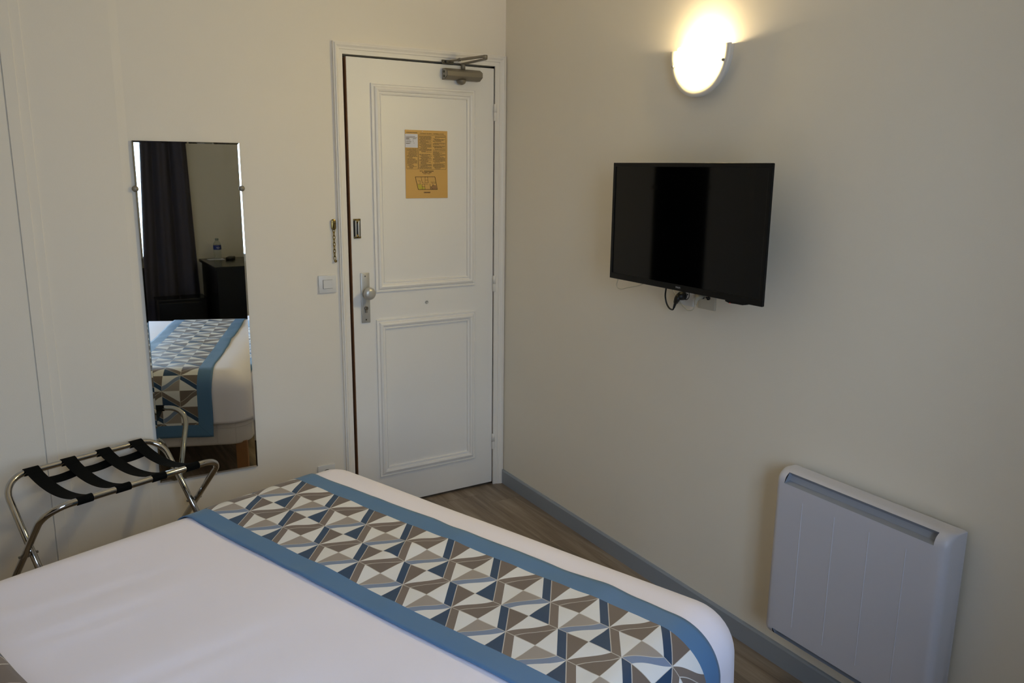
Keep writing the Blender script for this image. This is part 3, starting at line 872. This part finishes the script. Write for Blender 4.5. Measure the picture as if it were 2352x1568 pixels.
# ---- radiator ----
rad = empty('radiator', (0, -2.106, .160)); tag(rad, 'white electric panel radiator fixed low on the beige wall', 'radiator')
def radiator():
    hw = .274
    def prof_y(y):    # x,z section pulled in near the ends so the long edges are rounded
        d = hw - abs(y); r = .022
        k_ = 0 if d >= r else r - math.sqrt(max(0, r * r - (r - d) ** 2))
        return k_
    sec = []          # (x, z) front section, bottom to top
    def arc(cx_, cz_, rx, rz, a0, a1, n_):
        for i in range(n_ + 1):
            a = math.radians(a0 + (a1 - a0) * i / n_); sec.append((cx_ + rx * math.cos(a), cz_ + rz * math.sin(a)))
    Ht = .545
    sec.append((-.020, 0.004)); sec.append((-.060, 0.0)); arc(-.072, .026, .028, .026, 262, 180, 7)
    arc(-.060, Ht - .036, .040, .036, 180, 92, 9); sec.append((-.020, Ht - .001))
    ys = []
    for i in range(9): ys.append(-hw + .022 * (1 - math.cos(PI / 2 * i / 8)))
    inner = [-.238, -.2365, .2365, .238]
    ys = ys + inner + [-v for v in ys[::-1]]
    bm = bmesh.new()
    rings = []
    for y in ys:
        k_ = prof_y(y)
        rings.append([bm.verts.new((min(-.018, x + k_), y, .5 * Ht + (z - .5 * Ht) * (1 - .35 * k_ / Ht))) for x, z in sec])
    slot_top = set(); n_ = len(sec)
    # top slot sits on the arc just above the front panel; bottom slot on the lower arc
    zs = [s_[1] for s_ in sec]
    top_i = [i for i in range(n_ - 1) if sec[i][1] >= Ht - .0365 and sec[i + 1][1] <= Ht - .0045 and sec[i][0] < -.055]
    bot_i = [i for i in range(n_ - 1) if i >= 4 and sec[i + 1][1] <= .0265]
    for a in range(len(ys) - 1):
        mid_ = (ys[a] + ys[a + 1]) / 2
        for i in range(n_ - 1):
            if abs(mid_) < .2375 and (i in top_i or i in bot_i): continue
            bm.faces.new((rings[a][i], rings[a][i + 1], rings[a + 1][i + 1], rings[a + 1][i]))
    for R in (rings[0], rings[-1]): bm.faces.new(R)
    bm.faces.new([r[0] for r in rings] + [r[-1] for r in rings][::-1])
    smooth_by_angle(obj('casing', bm, M_rad, rad), 40)
    # recessed grille troughs behind the slots
    for nm, idx in (('outlet_grille', top_i), ('inlet_grille', bot_i)):
        lo, hi = sec[idx[0]], sec[idx[-1] + 1]
        bm = bmesh.new()
        dpt = .022
        P = [lo, (lo[0] + dpt, lo[1] + (.004 if nm[0] == 'o' else .006)), (hi[0] + dpt * .55, hi[1] - (.012 if nm[0] == 'o' else -.012)), hi]
        A = [bm.verts.new((x, -.2378, z)) for x, z in P]; B = [bm.verts.new((x, .2378, z)) for x, z in P]
        for i in range(3): bm.faces.new((A[i], A[i + 1], B[i + 1], B[i]))
        bm.faces.new(A); bm.faces.new(B)
        obj(nm, bm, M_rad_slot, rad)
    # pressed ribs in the front panel
    bm = bmesh.new()
    for y in (.167, .055, -.057, -.167):
        prism(bm, [(y - .0022, -.0995), (y, -.1013), (y + .0022, -.0995)], .065, .470, 'z')
    t = bmesh.new()
    for v in bm.verts: v.co = Vector((v.co.y, v.co.x, v.co.z))
    t.free()
    obj('pressed_rib', bm, M_rad, rad)
    bm = bmesh.new(); box(bm, (-.022, -.20, .06), (0, -.16, .48)); obj('wall_mount', bm, M_rad_slot, rad)
    bm = bmesh.new(); box(bm, (-.022, .16, .06), (0, .20, .48)); obj('wall_mount', bm, M_rad_slot, rad)
radiator()

# ---- mirror ----
mr = empty('wall_mirror', (-1.4275, -.004, .314)); tag(mr, 'tall frameless rectangular mirror on the wall left of the door', 'mirror')
def mirror():
    hw, hh = .196, 1.362
    bm = bmesh.new(); box(bm, (-hw, -.0045, 0), (hw, 0, hh)); obj('backing', bm, M_mirror_edge, mr)
    bm = bmesh.new()
    y0 = -.0050; bw = .0065
    O = [bm.verts.new(p) for p in ((-hw, y0 - .00078, 0), (hw, y0 - .00078, 0), (hw, y0 - .00078, hh), (-hw, y0 - .00078, hh))]
    I = [bm.verts.new(p) for p in ((-hw + bw, y0, bw), (hw - bw, y0, bw), (hw - bw, y0, hh - bw), (-hw + bw, y0, hh - bw))]
    for k_ in range(4): bm.faces.new((O[k_], O[(k_ + 1) % 4], I[(k_ + 1) % 4], I[k_]))
    bm.faces.new(I)
    obj('silvered_glass', bm, M_mirror, mr)
    for x, z in ((-.1965, 1.184), (.1965, 1.184)):
        bm = bmesh.new(); lathe(bm, [(.0115, .002), (.0115, -.008), (.010, -.0105), (.0005, -.011)], (x, 0, z), 'y', 24); obj('clip', bm, M_closer, mr)
    for x in (.02,):
        bm = bmesh.new(); box(bm, (x - .006, -.010, -.006), (x + .006, .002, .006), .0015); obj('lower_clip', bm, M_alu, mr)
mirror()

# ---- cupboard edge at the far left of the door wall ----
bm = bmesh.new()
box(bm, (-2.012, -.014, 0), (-1.973, -.003, 2.36), .0015); box(bm, (-1.974, -.009, 0), (-1.942, -.003, 2.39), .0012)
box(bm, (-3.0, -.014, 2.325), (-2.012, -.003, 2.36), .0015); box(bm, (-3.0, -.009, 2.36), (-1.974, -.003, 2.39), .0012)
tag(obj('trim_3', bm, M_wall), kind='structure')
bm = bmesh.new(); box(bm, (-2.9, -.012, 0.01), (-2.0155, -.003, 2.32), .001); tag(obj('door_2', bm, M_wall), kind='structure')

# ---- bed ----
bedE = empty('bed', (0, 0, 0), TH)
tag(bedE, 'large double bed with quilted white base on wooden legs', 'bed')
ZT = .566
A_F, B_P, B_M = -1.268, -.288, -1.872       # outer faces: foot, mirror side, window side
A_H = A_WALL + .03
RA, RZ = .125, .115
# drape profile: arclength -> (outward offset, z)
def profile(off, zb):
    pts = []
    n_ = 24
    for i in range(n_ + 1):
        a = PI / 2 * i / n_
        pts.append(((RA + off) * math.sin(a), ZT + off - (RZ + off) * (1 - math.cos(a))))
    z = pts[-1][1]
    while z > zb + 1e-6:
        z = max(zb, z - .02); pts.append((RA + off + .012 * min(1, (ZT - RZ - z) / .2), z))
    L_ = [0.0]
    for p, q in zip(pts, pts[1:]): L_.append(L_[-1] + math.hypot(q[0] - p[0], q[1] - p[1]))
    return pts, L_
def at_len(prof, L):
    pts, Ls = prof
    if L <= 0: return 0.0, pts[0][1]
    for i in range(len(Ls) - 1):
        if L <= Ls[i + 1]:
            t = (L - Ls[i]) / (Ls[i + 1] - Ls[i]); p, q = pts[i], pts[i + 1]
            return p[0] + (q[0] - p[0]) * t, p[1] + (q[1] - p[1]) * t
    return pts[-1]
FA, FB0, FB1 = A_F - RA, B_M + RA, B_P - RA     # flat zone limits: a<FA, FB0<b<FB1
def wrinkle(a, b):
    v = noise.noise(Vector((a * 1.6, b * 2.2, 3.1))) * .006
    q = max(0.0, min(1.0, (-.85 - b) / .6)); v += .002 * q * q * (3 - 2 * q)
    # long creases running from the head corner
    u = b + a * .10
    f = max(0.0, min(1.0, (-1.93 - a) / .45))
    v += f * .0036 * noise.noise(Vector((a * 1.3, u * 11, 7.7))) + f * .0032 * noise.noise(Vector((a * 1.8, u * 30, 1.7)))
    return v
def drape(a, b, prof, extra=None):
    """a, b: unfolded coordinates on the bed; returns local point"""
    ca = min(a, FA); cb = min(max(b, FB0), FB1)
    ea, eb = a - ca, b - cb
    L = math.hypot(ea, eb)
    w_ = wrinkle(ca, cb) * (1 if extra is None else 1)
    if L < 1e-9:
        return Vector((ca, cb, prof[0][0][1] + w_ + (extra(a, b) if extra else 0)))
    Lm = max(abs(ea), abs(eb))
    h, z = at_len(prof, Lm)
    d = Vector((ea, eb)) / L
    fade = max(0, 1 - Lm / .15)
    rip = 0.0
    if Lm > .12:
        s_ = ca + cb
        rip = (Lm - .12) * .05 * noise.noise(Vector((s_ * 5, Lm * 2, 11)))
    return Vector((ca + d.x * (h + rip), cb + d.y * (h + rip), z + (w_ + (extra(a, b) if extra else 0)) * fade))
def grid_surface(As, Bs, fn, uvfn=None):
    bm = bmesh.new()
    uvl = bm.loops.layers.uv.new('UVMap') if uvfn else None
    V = [[bm.verts.new(fn(a, b)) for b in Bs] for a in As]
    for i in range(len(As) - 1):
        for j in range(len(Bs) - 1):
            f = bm.faces.new((V[i][j], V[i + 1][j], V[i + 1][j + 1], V[i][j + 1])); f.smooth = True
            if uvl:
                for lp, (ii, jj) in zip(f.loops, ((i, j), (i + 1, j), (i + 1, j + 1), (i, j + 1))): lp[uvl].uv = uvfn(As[ii], Bs[jj])
    return bm
def lrange(a, b, step):
    n_ = max(1, int(math.ceil(abs(b - a) / step))); return [a + (b - a) * i / n_ for i in range(n_ + 1)]
P_sheet = profile(0.0, .30)
LD = P_sheet[1][-1]
As = lrange(A_H, FA, .02) + lrange(FA, FA + LD, .014)[1:]
Bs = lrange(FB0 - LD, FB0, .014) + lrange(FB0, FB1, .02)[1:] + lrange(FB1, FB1 + LD, .014)[1:]
bm = grid_surface(As, Bs, lambda a, b: drape(a, b, P_sheet))
sheet = obj('bed_sheet', bm, M_sheet, None, True, (0, 0, 0), TH)
so = sheet.modifiers.new('th', 'SOLIDIFY'); so.thickness = .004; so.offset = -1
tag(sheet, 'smooth white sheet tucked over the mattress of the bed', 'bed sheet')
# mattress, base, legs
def slab(d, r, z0, z1, bev):
    """block with rounded foot corners, inset by d"""
    P = [(A_H, B_M + d), ]
    for cb, a0 in ((B_M + d + r, -90), (B_P - d - r, 0)):
        for q in range(9):
            t = math.radians(a0 + 90 * q / 8); P.append((A_F - d - r + r * math.cos(t), cb + r * math.sin(t)))
    P.append((A_H, B_P - d))
    bm = bmesh.new(); prism(bm, P, z0, z1, 'z', bev=bev, seg=3)
    return bm
smooth_by_angle(obj('mattress', slab(.10, .08, .312, .535, .03), M_quilt, bedE), 40)
smooth_by_angle(obj('bed_base', slab(.006, .115, .178, .314, .016), M_quilt, bedE), 40)
for a in (A_H + .10, A_F - .060):
    for b in (B_M + .06, B_P - .06):
        bm = bmesh.new(); box(bm, (a - .028, b - .028, 0), (a + .028, b + .028, .19), .003); obj('leg', bm, M_wood_leg, bedE)

bm = bmesh.new(); box(bm, (A_WALL, B_M - .10, 0), (A_WALL + .022, B_P + .12, 1.78), .003); tag(obj('trim_added_panel', bm, M_blackwood, None, False, (0, 0, 0), TH), kind='structure')  # unseen dark panel, added to give the dark band reflected in the television
# ---- patterned runner across the foot of the bed ----
S0, S1 = -1.910, -1.452
P_run = profile(.006, .05)
RUN_UP = (ZT - RZ - .235) + .195        # hanging length at the mirror side
CELL = .0838
STAR_A, STAR_B = -1.604, -.8315
T1 = FB1 + RUN_UP; T0 = FB0 - .30
M_run = pattern_mat('runner_fabric', CELL, (-1.843 - STAR_A, -1.522 - STAR_A, T0 + .066 - STAR_B, T1 - .064 - STAR_B))
def run_a(a, b):
    if a > S1 - .03:
        a += .011 * noise.noise(Vector((b * 5.0, 2.0, 0))) * (a - (S1 - .03)) / .03
    if a < S0 + .03:
        a += .003 * noise.noise(Vector((b * 3.0, 9.0, 0)))
    return a
def run_extra(a, b):
    bump = .008 * math.exp(-((a + 1.66) ** 2 / .010 + (b + 1.03) ** 2 / .0016)) + .005 * math.exp(-((a + 1.50) ** 2 / .006 + (b + 1.10) ** 2 / .002)) + .005 * math.exp(-((a + 1.47) ** 2 / .004 + (b + 1.56) ** 2 / .002))
    return bump + max(-.0015, .001 + .0036 * noise.noise(Vector((a * 7, b * 6, 5.5))) + .0030 * noise.noise(Vector((a * 15, b * 13, 2.5))))
As = lrange(S0, S1, .012); Bs = lrange(T0, FB0, .012) + lrange(FB0, FB1, .014)[1:] + lrange(FB1, T1, .012)[1:]
bm = grid_surface(As, Bs, lambda a, b: drape(run_a(a, b), b, P_run, run_extra), lambda a, b: (a - STAR_A, b - STAR_B))
runner = obj('bed_runner', bm, M_run, None, True, (0, 0, 0), TH)
so = runner.modifiers.new('th', 'SOLIDIFY'); so.thickness = .0025; so.offset = -1
tag(runner, 'blue bordered geometric patterned runner across the foot of the bed', 'bed runner')

# ---- patterned cushion near the head ----
def cushion():
    a0, a1, b0, b1 = -2.98, -2.556, -1.42, -.80
    n_ = 26
    bm = bmesh.new(); uvl = bm.loops.layers.uv.new('UVMap')
    def pt(u, v, s):
        e = max(0.0, (1 - abs(u) ** 2.6)) ** .5 * max(0.0, (1 - abs(v) ** 2.6)) ** .5
        pin = 1 - .035 * (1 - abs(v) ** 2) * abs(u) ** 4
        pin2 = 1 - .035 * (1 - abs(u) ** 2) * abs(v) ** 4
        return Vector(((a0 + a1) / 2 + u * pin * (a1 - a0) / 2, (b0 + b1) / 2 + v * pin2 * (b1 - b0) / 2, ZT + .066 + s * (.075 if s > 0 else .052) * e))
    for s in (1, -1):
        V = [[bm.verts.new(pt(-1 + 2 * i / n_, -1 + 2 * j / n_, s)) for j in range(n_ + 1)] for i in range(n_ + 1)]
        for i in range(n_):
            for j in range(n_):
                f = bm.faces.new((V[i][j], V[i + 1][j], V[i + 1][j + 1], V[i][j + 1])); f.smooth = True
                for lp, (ii, jj) in zip(f.loops, ((i, j), (i + 1, j), (i + 1, j + 1), (i, j + 1))):
                    lp[uvl].uv = ((a1 - a0) * (1 - ii / n_), b0 + (b1 - b0) * (jj / n_) + .935 + .112 + .16)
    bmesh.ops.remove_doubles(bm, verts=bm.verts[:], dist=.0004)
    o = obj('cushion', bm, pattern_mat('cushion_fabric', .16, None), None, True, (0, 0, 0), TH)
    tag(o, 'cushion in geometric patterned fabric lying on the bed, only its corner in view', 'cushion')
cushion()

# ---- luggage rack ----
RK = empty('luggage_rack', (-1.812, -.312, 0), math.radians(21.5))
tag(RK, 'folding chrome luggage rack with black straps between bed and mirror', 'luggage rack')
def rack():
    zr, zp, hp_, R = .513, .297, .2, .0115
    sl = hp_ / (zr - zp)                       # run per rise
    def frame(name, sgn, hw):
        # top rail at y = sgn*hp_, legs cross to the other side
        yb = -sgn * sl * (zp - .012)
        pts = [(-hw, yb, .012), (-hw, sgn * hp_, zr), (hw, sgn * hp_, zr), (hw, yb, .012)]
        bm = bmesh.new(); tube(bm, fillet(pts, .085, 10), R, 16)
        o = obj(name, bm, M_chrome, RK)
        for x in (-hw, hw):
            b2 = bmesh.new(); lathe(b2, [(.0005, 0), (.0135, 0), (.0135, .03), (.0118, .034)], (x, yb - sgn * -0.0 , 0), 'z', 14); obj('rubber_foot', b2, M_black, o)
    frame('rear_frame', 1, .292); frame('front_frame', -1, .318)
    for s in (-1, 1):
        bm = bmesh.new(); tube(bm, [(s * .275, 0, zp), (s * .336, 0, zp)], .0045, 10)
        lathe(bm, [(.009, -.004), (.009, .004)], (s * .305, 0, zp), 'x', 14)
        obj('pivot_bolt', bm, M_screw, RK)
    def strap(path, wv, name='strap'):
        bm = bmesh.new()
        prev = None
        th = .0009
        P = [Vector(p) for p in path]
        rows = []
        for i, p in enumerate(P):
            d = (P[min(i + 1, len(P) - 1)] - P[max(i - 1, 0)]).normalized()
            n_ = d.cross(wv).normalized()
            rows.append([bm.verts.new(p + wv * .5 + n_ * th), bm.verts.new(p - wv * .5 + n_ * th), bm.verts.new(p - wv * .5 - n_ * th), bm.verts.new(p + wv * .5 - n_ * th)])
        for A, B in zip(rows, rows[1:]):
            for k_ in range(4):
                f = bm.faces.new((A[k_], A[(k_ + 1) % 4], B[(k_ + 1) % 4], B[k_]))
        bm.faces.new(rows[0]); bm.faces.new(rows[-1])
        return obj(name, bm, M_strap, RK)
    r2 = R + .0016
    for k_, x in enumerate((-.192, -.064, .064, .192)):
        path = []
        # wrap round the rear rail, sag across, wrap round the front rail
        for i in range(15):
            a = math.radians(-150 + 240 * i / 14 + 60)
            path.append((x, hp_ - r2 * math.cos(a) * -1, zr + r2 * math.sin(a)))
        path = [(x, hp_ + r2 * math.cos(math.radians(a)), zr + r2 * math.sin(math.radians(a))) for a in range(-160, 111, 18)]
        n_ = 14
        y0, y1 = hp_ - .012, -hp_ + .012
        for i in range(1, n_):
            t = i / n_
            path.append((x, y0 + (y1 - y0) * t, zr + .008 - (.030 + .004 * (k_ % 2)) * 4 * t * (1 - t) - .002))
        path += [(x, -hp_ + r2 * math.cos(math.radians(a)), zr + r2 * math.sin(math.radians(a))) for a in range(70, 341, 18)]
        strap(path, Vector((.050, 0, 0)))
    # one long strap threaded under the cross straps beside the rear rail
    path = []
    n_ = 48
    for i in range(n_ + 1):
        x = -.200 + .400 * i / n_
        path.append((x, hp_ - .062 + .004 * math.sin(x * 9), zr - .024 - .007 * abs(math.sin((x - .064) / .128 * PI))))
    strap(path, Vector((0, .044, .012)), 'long_strap')
rack()

# ---- things seen in the mirror: curtain, chest, desk, bottle ----
def curtain():
    bm = bmesh.new()
    n_, m_ = 120, 40
    rows = []
    for j in range(m_ + 1):
        z = .015 + 2.42 * j / m_
        t = 1 - z / 2.4
        row = []
        for i in range(n_ + 1):
            u = i / n_
            x0 = -1.085 - .105 * t; x1 = -.752 + .060 * max(0, t) ** 1.2
            x = x0 + (x1 - x0) * u
            y = -4.172 + .030 * math.sin(u * 2 * PI * 2.7 + .9 * math.sin(z * 1.3) * (1 - u)) + .012 * math.sin(u * 2 * PI * 5.7 + 1.2)
            row.append(bm.verts.new((x, y, z)))
        rows.append(row)
    for j in range(m_):
        for i in range(n_): bm.faces.new((rows[j][i], rows[j][i + 1], rows[j + 1][i + 1], rows[j + 1][i]))
    o = obj('curtain', bm, M_curtain, None, True)
    so = o.modifiers.new('th', 'SOLIDIFY'); so.thickness = .003
    tag(o, 'long charcoal grey curtain hanging beside the window, seen in the mirror', 'curtain')
curtain()
bm = bmesh.new(); tube(bm, [(-2.1, -4.172, 2.45), (-.70, -4.172, 2.45)], .012, 12)
for x in (-2.0, -.72): tube(bm, [(x, -4.172, 2.45), (x, YF, 2.45)], .006, 8)
tag(obj('curtain_rod', bm, M_closer_dark), 'dark round curtain rod over the window behind the camera', 'curtain rod')
ct = empty('low_cabinet', (-.905, -3.995, 0)); tag(ct, 'low glossy black cabinet below the curtain, reflected in the mirror', 'cabinet')
bm = bmesh.new(); box(bm, (-.195, -.105, .04), (.195, .112, .450), .004); obj('carcass', bm, M_blackwood, ct)
bm = bmesh.new(); box(bm, (-.200, -.112, .450), (.200, .120, .470), .004); obj('top', bm, M_blackwood, ct)
bm = bmesh.new(); box(bm, (-.18, .112, .06), (.18, .122, .44), .003); do = obj('door', bm, M_blackwood, ct)
bm = bmesh.new(); lathe(bm, [(.008, .121), (.012, .138), (.008, .146), (.0005, .147)], (.13, 0, .26), 'y', 14); obj('knob', bm, M_chrome, do, True)
bm = bmesh.new(); box(bm, (-.18, -.09, 0), (.18, .09, .041)); obj('plinth', bm, M_blackwood, ct)
ds = empty('desk', (-.355, -3.87, 0)); tag(ds, 'black wooden desk in the far corner, reflected in the mirror', 'desk')
bm = bmesh.new(); box(bm, (-.345, -.33, .745), (.345, .372, .770), .003); obj('desktop', bm, M_blackwood, ds)
for x in (-.325, .300):
    bm = bmesh.new(); box(bm, (x, -.31, 0), (x + .025, .345, .746)); obj('side_panel', bm, M_blackwood, ds)
bm = bmesh.new(); box(bm, (-.301, .318, .06), (.301, .340, .746)); obj('front_panel', bm, M_blackwood, ds)
bm = bmesh.new()
prism(bm, [(-.645, -4.135), (-.640, -4.040), (-.510, -4.030), (-.505, -4.150)], .7704, .7712, 'z'); tag(obj('paper_sheet', bm, M_paper), 'white sheet of paper under the water bottle on the desk', 'paper')
bt = empty('water_bottle', (-.557, -4.092, .7712)); tag(bt, 'clear plastic water bottle with blue label on the black desk', 'bottle')
bm = bmesh.new()
pr = [(.010, .004), (.022, .001), (.030, .002), (.033, .008)]
for i in range(7): pr += [(.0335, .014 + i * .010), (.0322, .019 + i * .010)]
pr += [(.0335, .084), (.0335, .126), (.033, .132), (.028, .146), (.018, .158), (.0135, .163), (.0135, .170)]
lathe(bm, pr, (0, 0, 0), 'z', 28); obj('body', bm, M_bottle, bt, True)
bm = bmesh.new(); lathe(bm, [(.0150, .166), (.0150, .181), (.0135, .183), (.0005, .183)], (0, 0, 0), 'z', 20); obj('cap', bm, M_capm, bt, True)
bm = bmesh.new(); lathe(bm, [(.0339, .085), (.0341, .086), (.0341, .122), (.0339, .123)], (0, 0, 0), 'z', 28, cap=False); lb = obj('label_band', bm, M_label, bt, True)
bm = bmesh.new()
for k_ in range(5):
    a = math.radians(70 + k_ * 9); zc = .100 + .004 * math.sin(k_ * 2.1)
    lathe(bm, [(.0045, .0), (.0002, .0006)], (.0342 * math.cos(a), .0342 * math.sin(a), zc + .003 * (k_ % 2)), 'y', 10)
obj('label_print', bm, M_paper, lb)
bm = bmesh.new(); box(bm, (-.030, -.062, 0), (.030, .062, .024), .007, 3, M=Matrix.Translation((-.462, -4.03, .7700)) @ Matrix.Rotation(math.radians(24), 4, 'Z'))
tag(obj('remote_control', bm, M_black, None, True), 'black remote control lying on the desk beside the bottle', 'remote control')

# ----------------------------------------------------------------------------
# light: overcast daylight through the window, and the wall lamp
# ----------------------------------------------------------------------------
wd = bpy.data.worlds.new('sky'); SC.world = wd; wd.use_nodes = True
nt = wd.node_tree; N = nt.nodes; L = nt.links
bg = N['Background']
tc = N.new('ShaderNodeTexCoord'); sp = N.new('ShaderNodeSeparateXYZ'); L.new(tc.outputs['Generated'], sp.inputs[0])
cr = N.new('ShaderNodeValToRGB'); L.new(sp.outputs[2], cr.inputs[0])
cr.color_ramp.elements[0].position = 0.0; cr.color_ramp.elements[0].color = (.345, .428, .57, 1)
cr.color_ramp.elements[1].position = 0.35; cr.color_ramp.elements[1].color = (.655, .855, 1.23, 1)
L.new(cr.outputs[0], bg.inputs['Color'])
bg.inputs["Strength"].default_value = 13.2
pl_ = bpy.data.lights.new('window_daylight', 'AREA'); pl_.shape = 'RECTANGLE'; pl_.size = WX1 - WX0; pl_.size_y = WZ1 - WZ0
pl_.cycles.is_portal = True
po = bpy.data.objects.new('window_daylight', pl_); COL.objects.link(po)
po.location = ((WX0 + WX1) / 2, YF - .19, (WZ0 + WZ1) / 2); po.rotation_euler = (PI / 2, 0, 0)

# ----------------------------------------------------------------------------
# camera
# ----------------------------------------------------------------------------
yaw, pitch, roll, f = .5388, -.2113, .0109, 1864.04
cy, sy, cp, sp_ = math.cos(yaw), math.sin(yaw), math.cos(pitch), math.sin(pitch)
fwd = Vector((sy * cp, cy * cp, sp_)); right = Vector((cy, -sy, 0)); up = right.cross(fwd)
r2 = right * math.cos(roll) + up * math.sin(roll); u2 = -right * math.sin(roll) + up * math.cos(roll)
cam = bpy.data.cameras.new('camera'); co = bpy.data.objects.new('camera', cam); COL.objects.link(co)
Mx = Matrix((r2, u2, -fwd)).transposed().to_4x4(); Mx.translation = Vector((-1.9969, -3.4267, 1.593))
co.matrix_world = Mx
cam.sensor_width = 36.0; cam.lens = f / 2352 * 36.0; cam.clip_start = .02
SC.camera = co

SC.view_settings.view_transform = 'Standard'; SC.view_settings.look = 'None'
SC.view_settings.exposure = 0.17; SC.view_settings.gamma = 1.0
SC.view_settings.use_curve_mapping = False
SC.cycles.use_denoising = True
SC.cycles.max_bounces = 10; SC.cycles.diffuse_bounces = 5; SC.cycles.glossy_bounces = 5; SC.cycles.transparent_max_bounces = 12
SC.cycles.use_adaptive_sampling = True; SC.cycles.adaptive_threshold = 0.09; SC.cycles.adaptive_min_samples = 20
SC.cycles.sample_clamp_indirect = 6.0
SC.cycles.caustics_reflective = False; SC.cycles.caustics_refractive = False
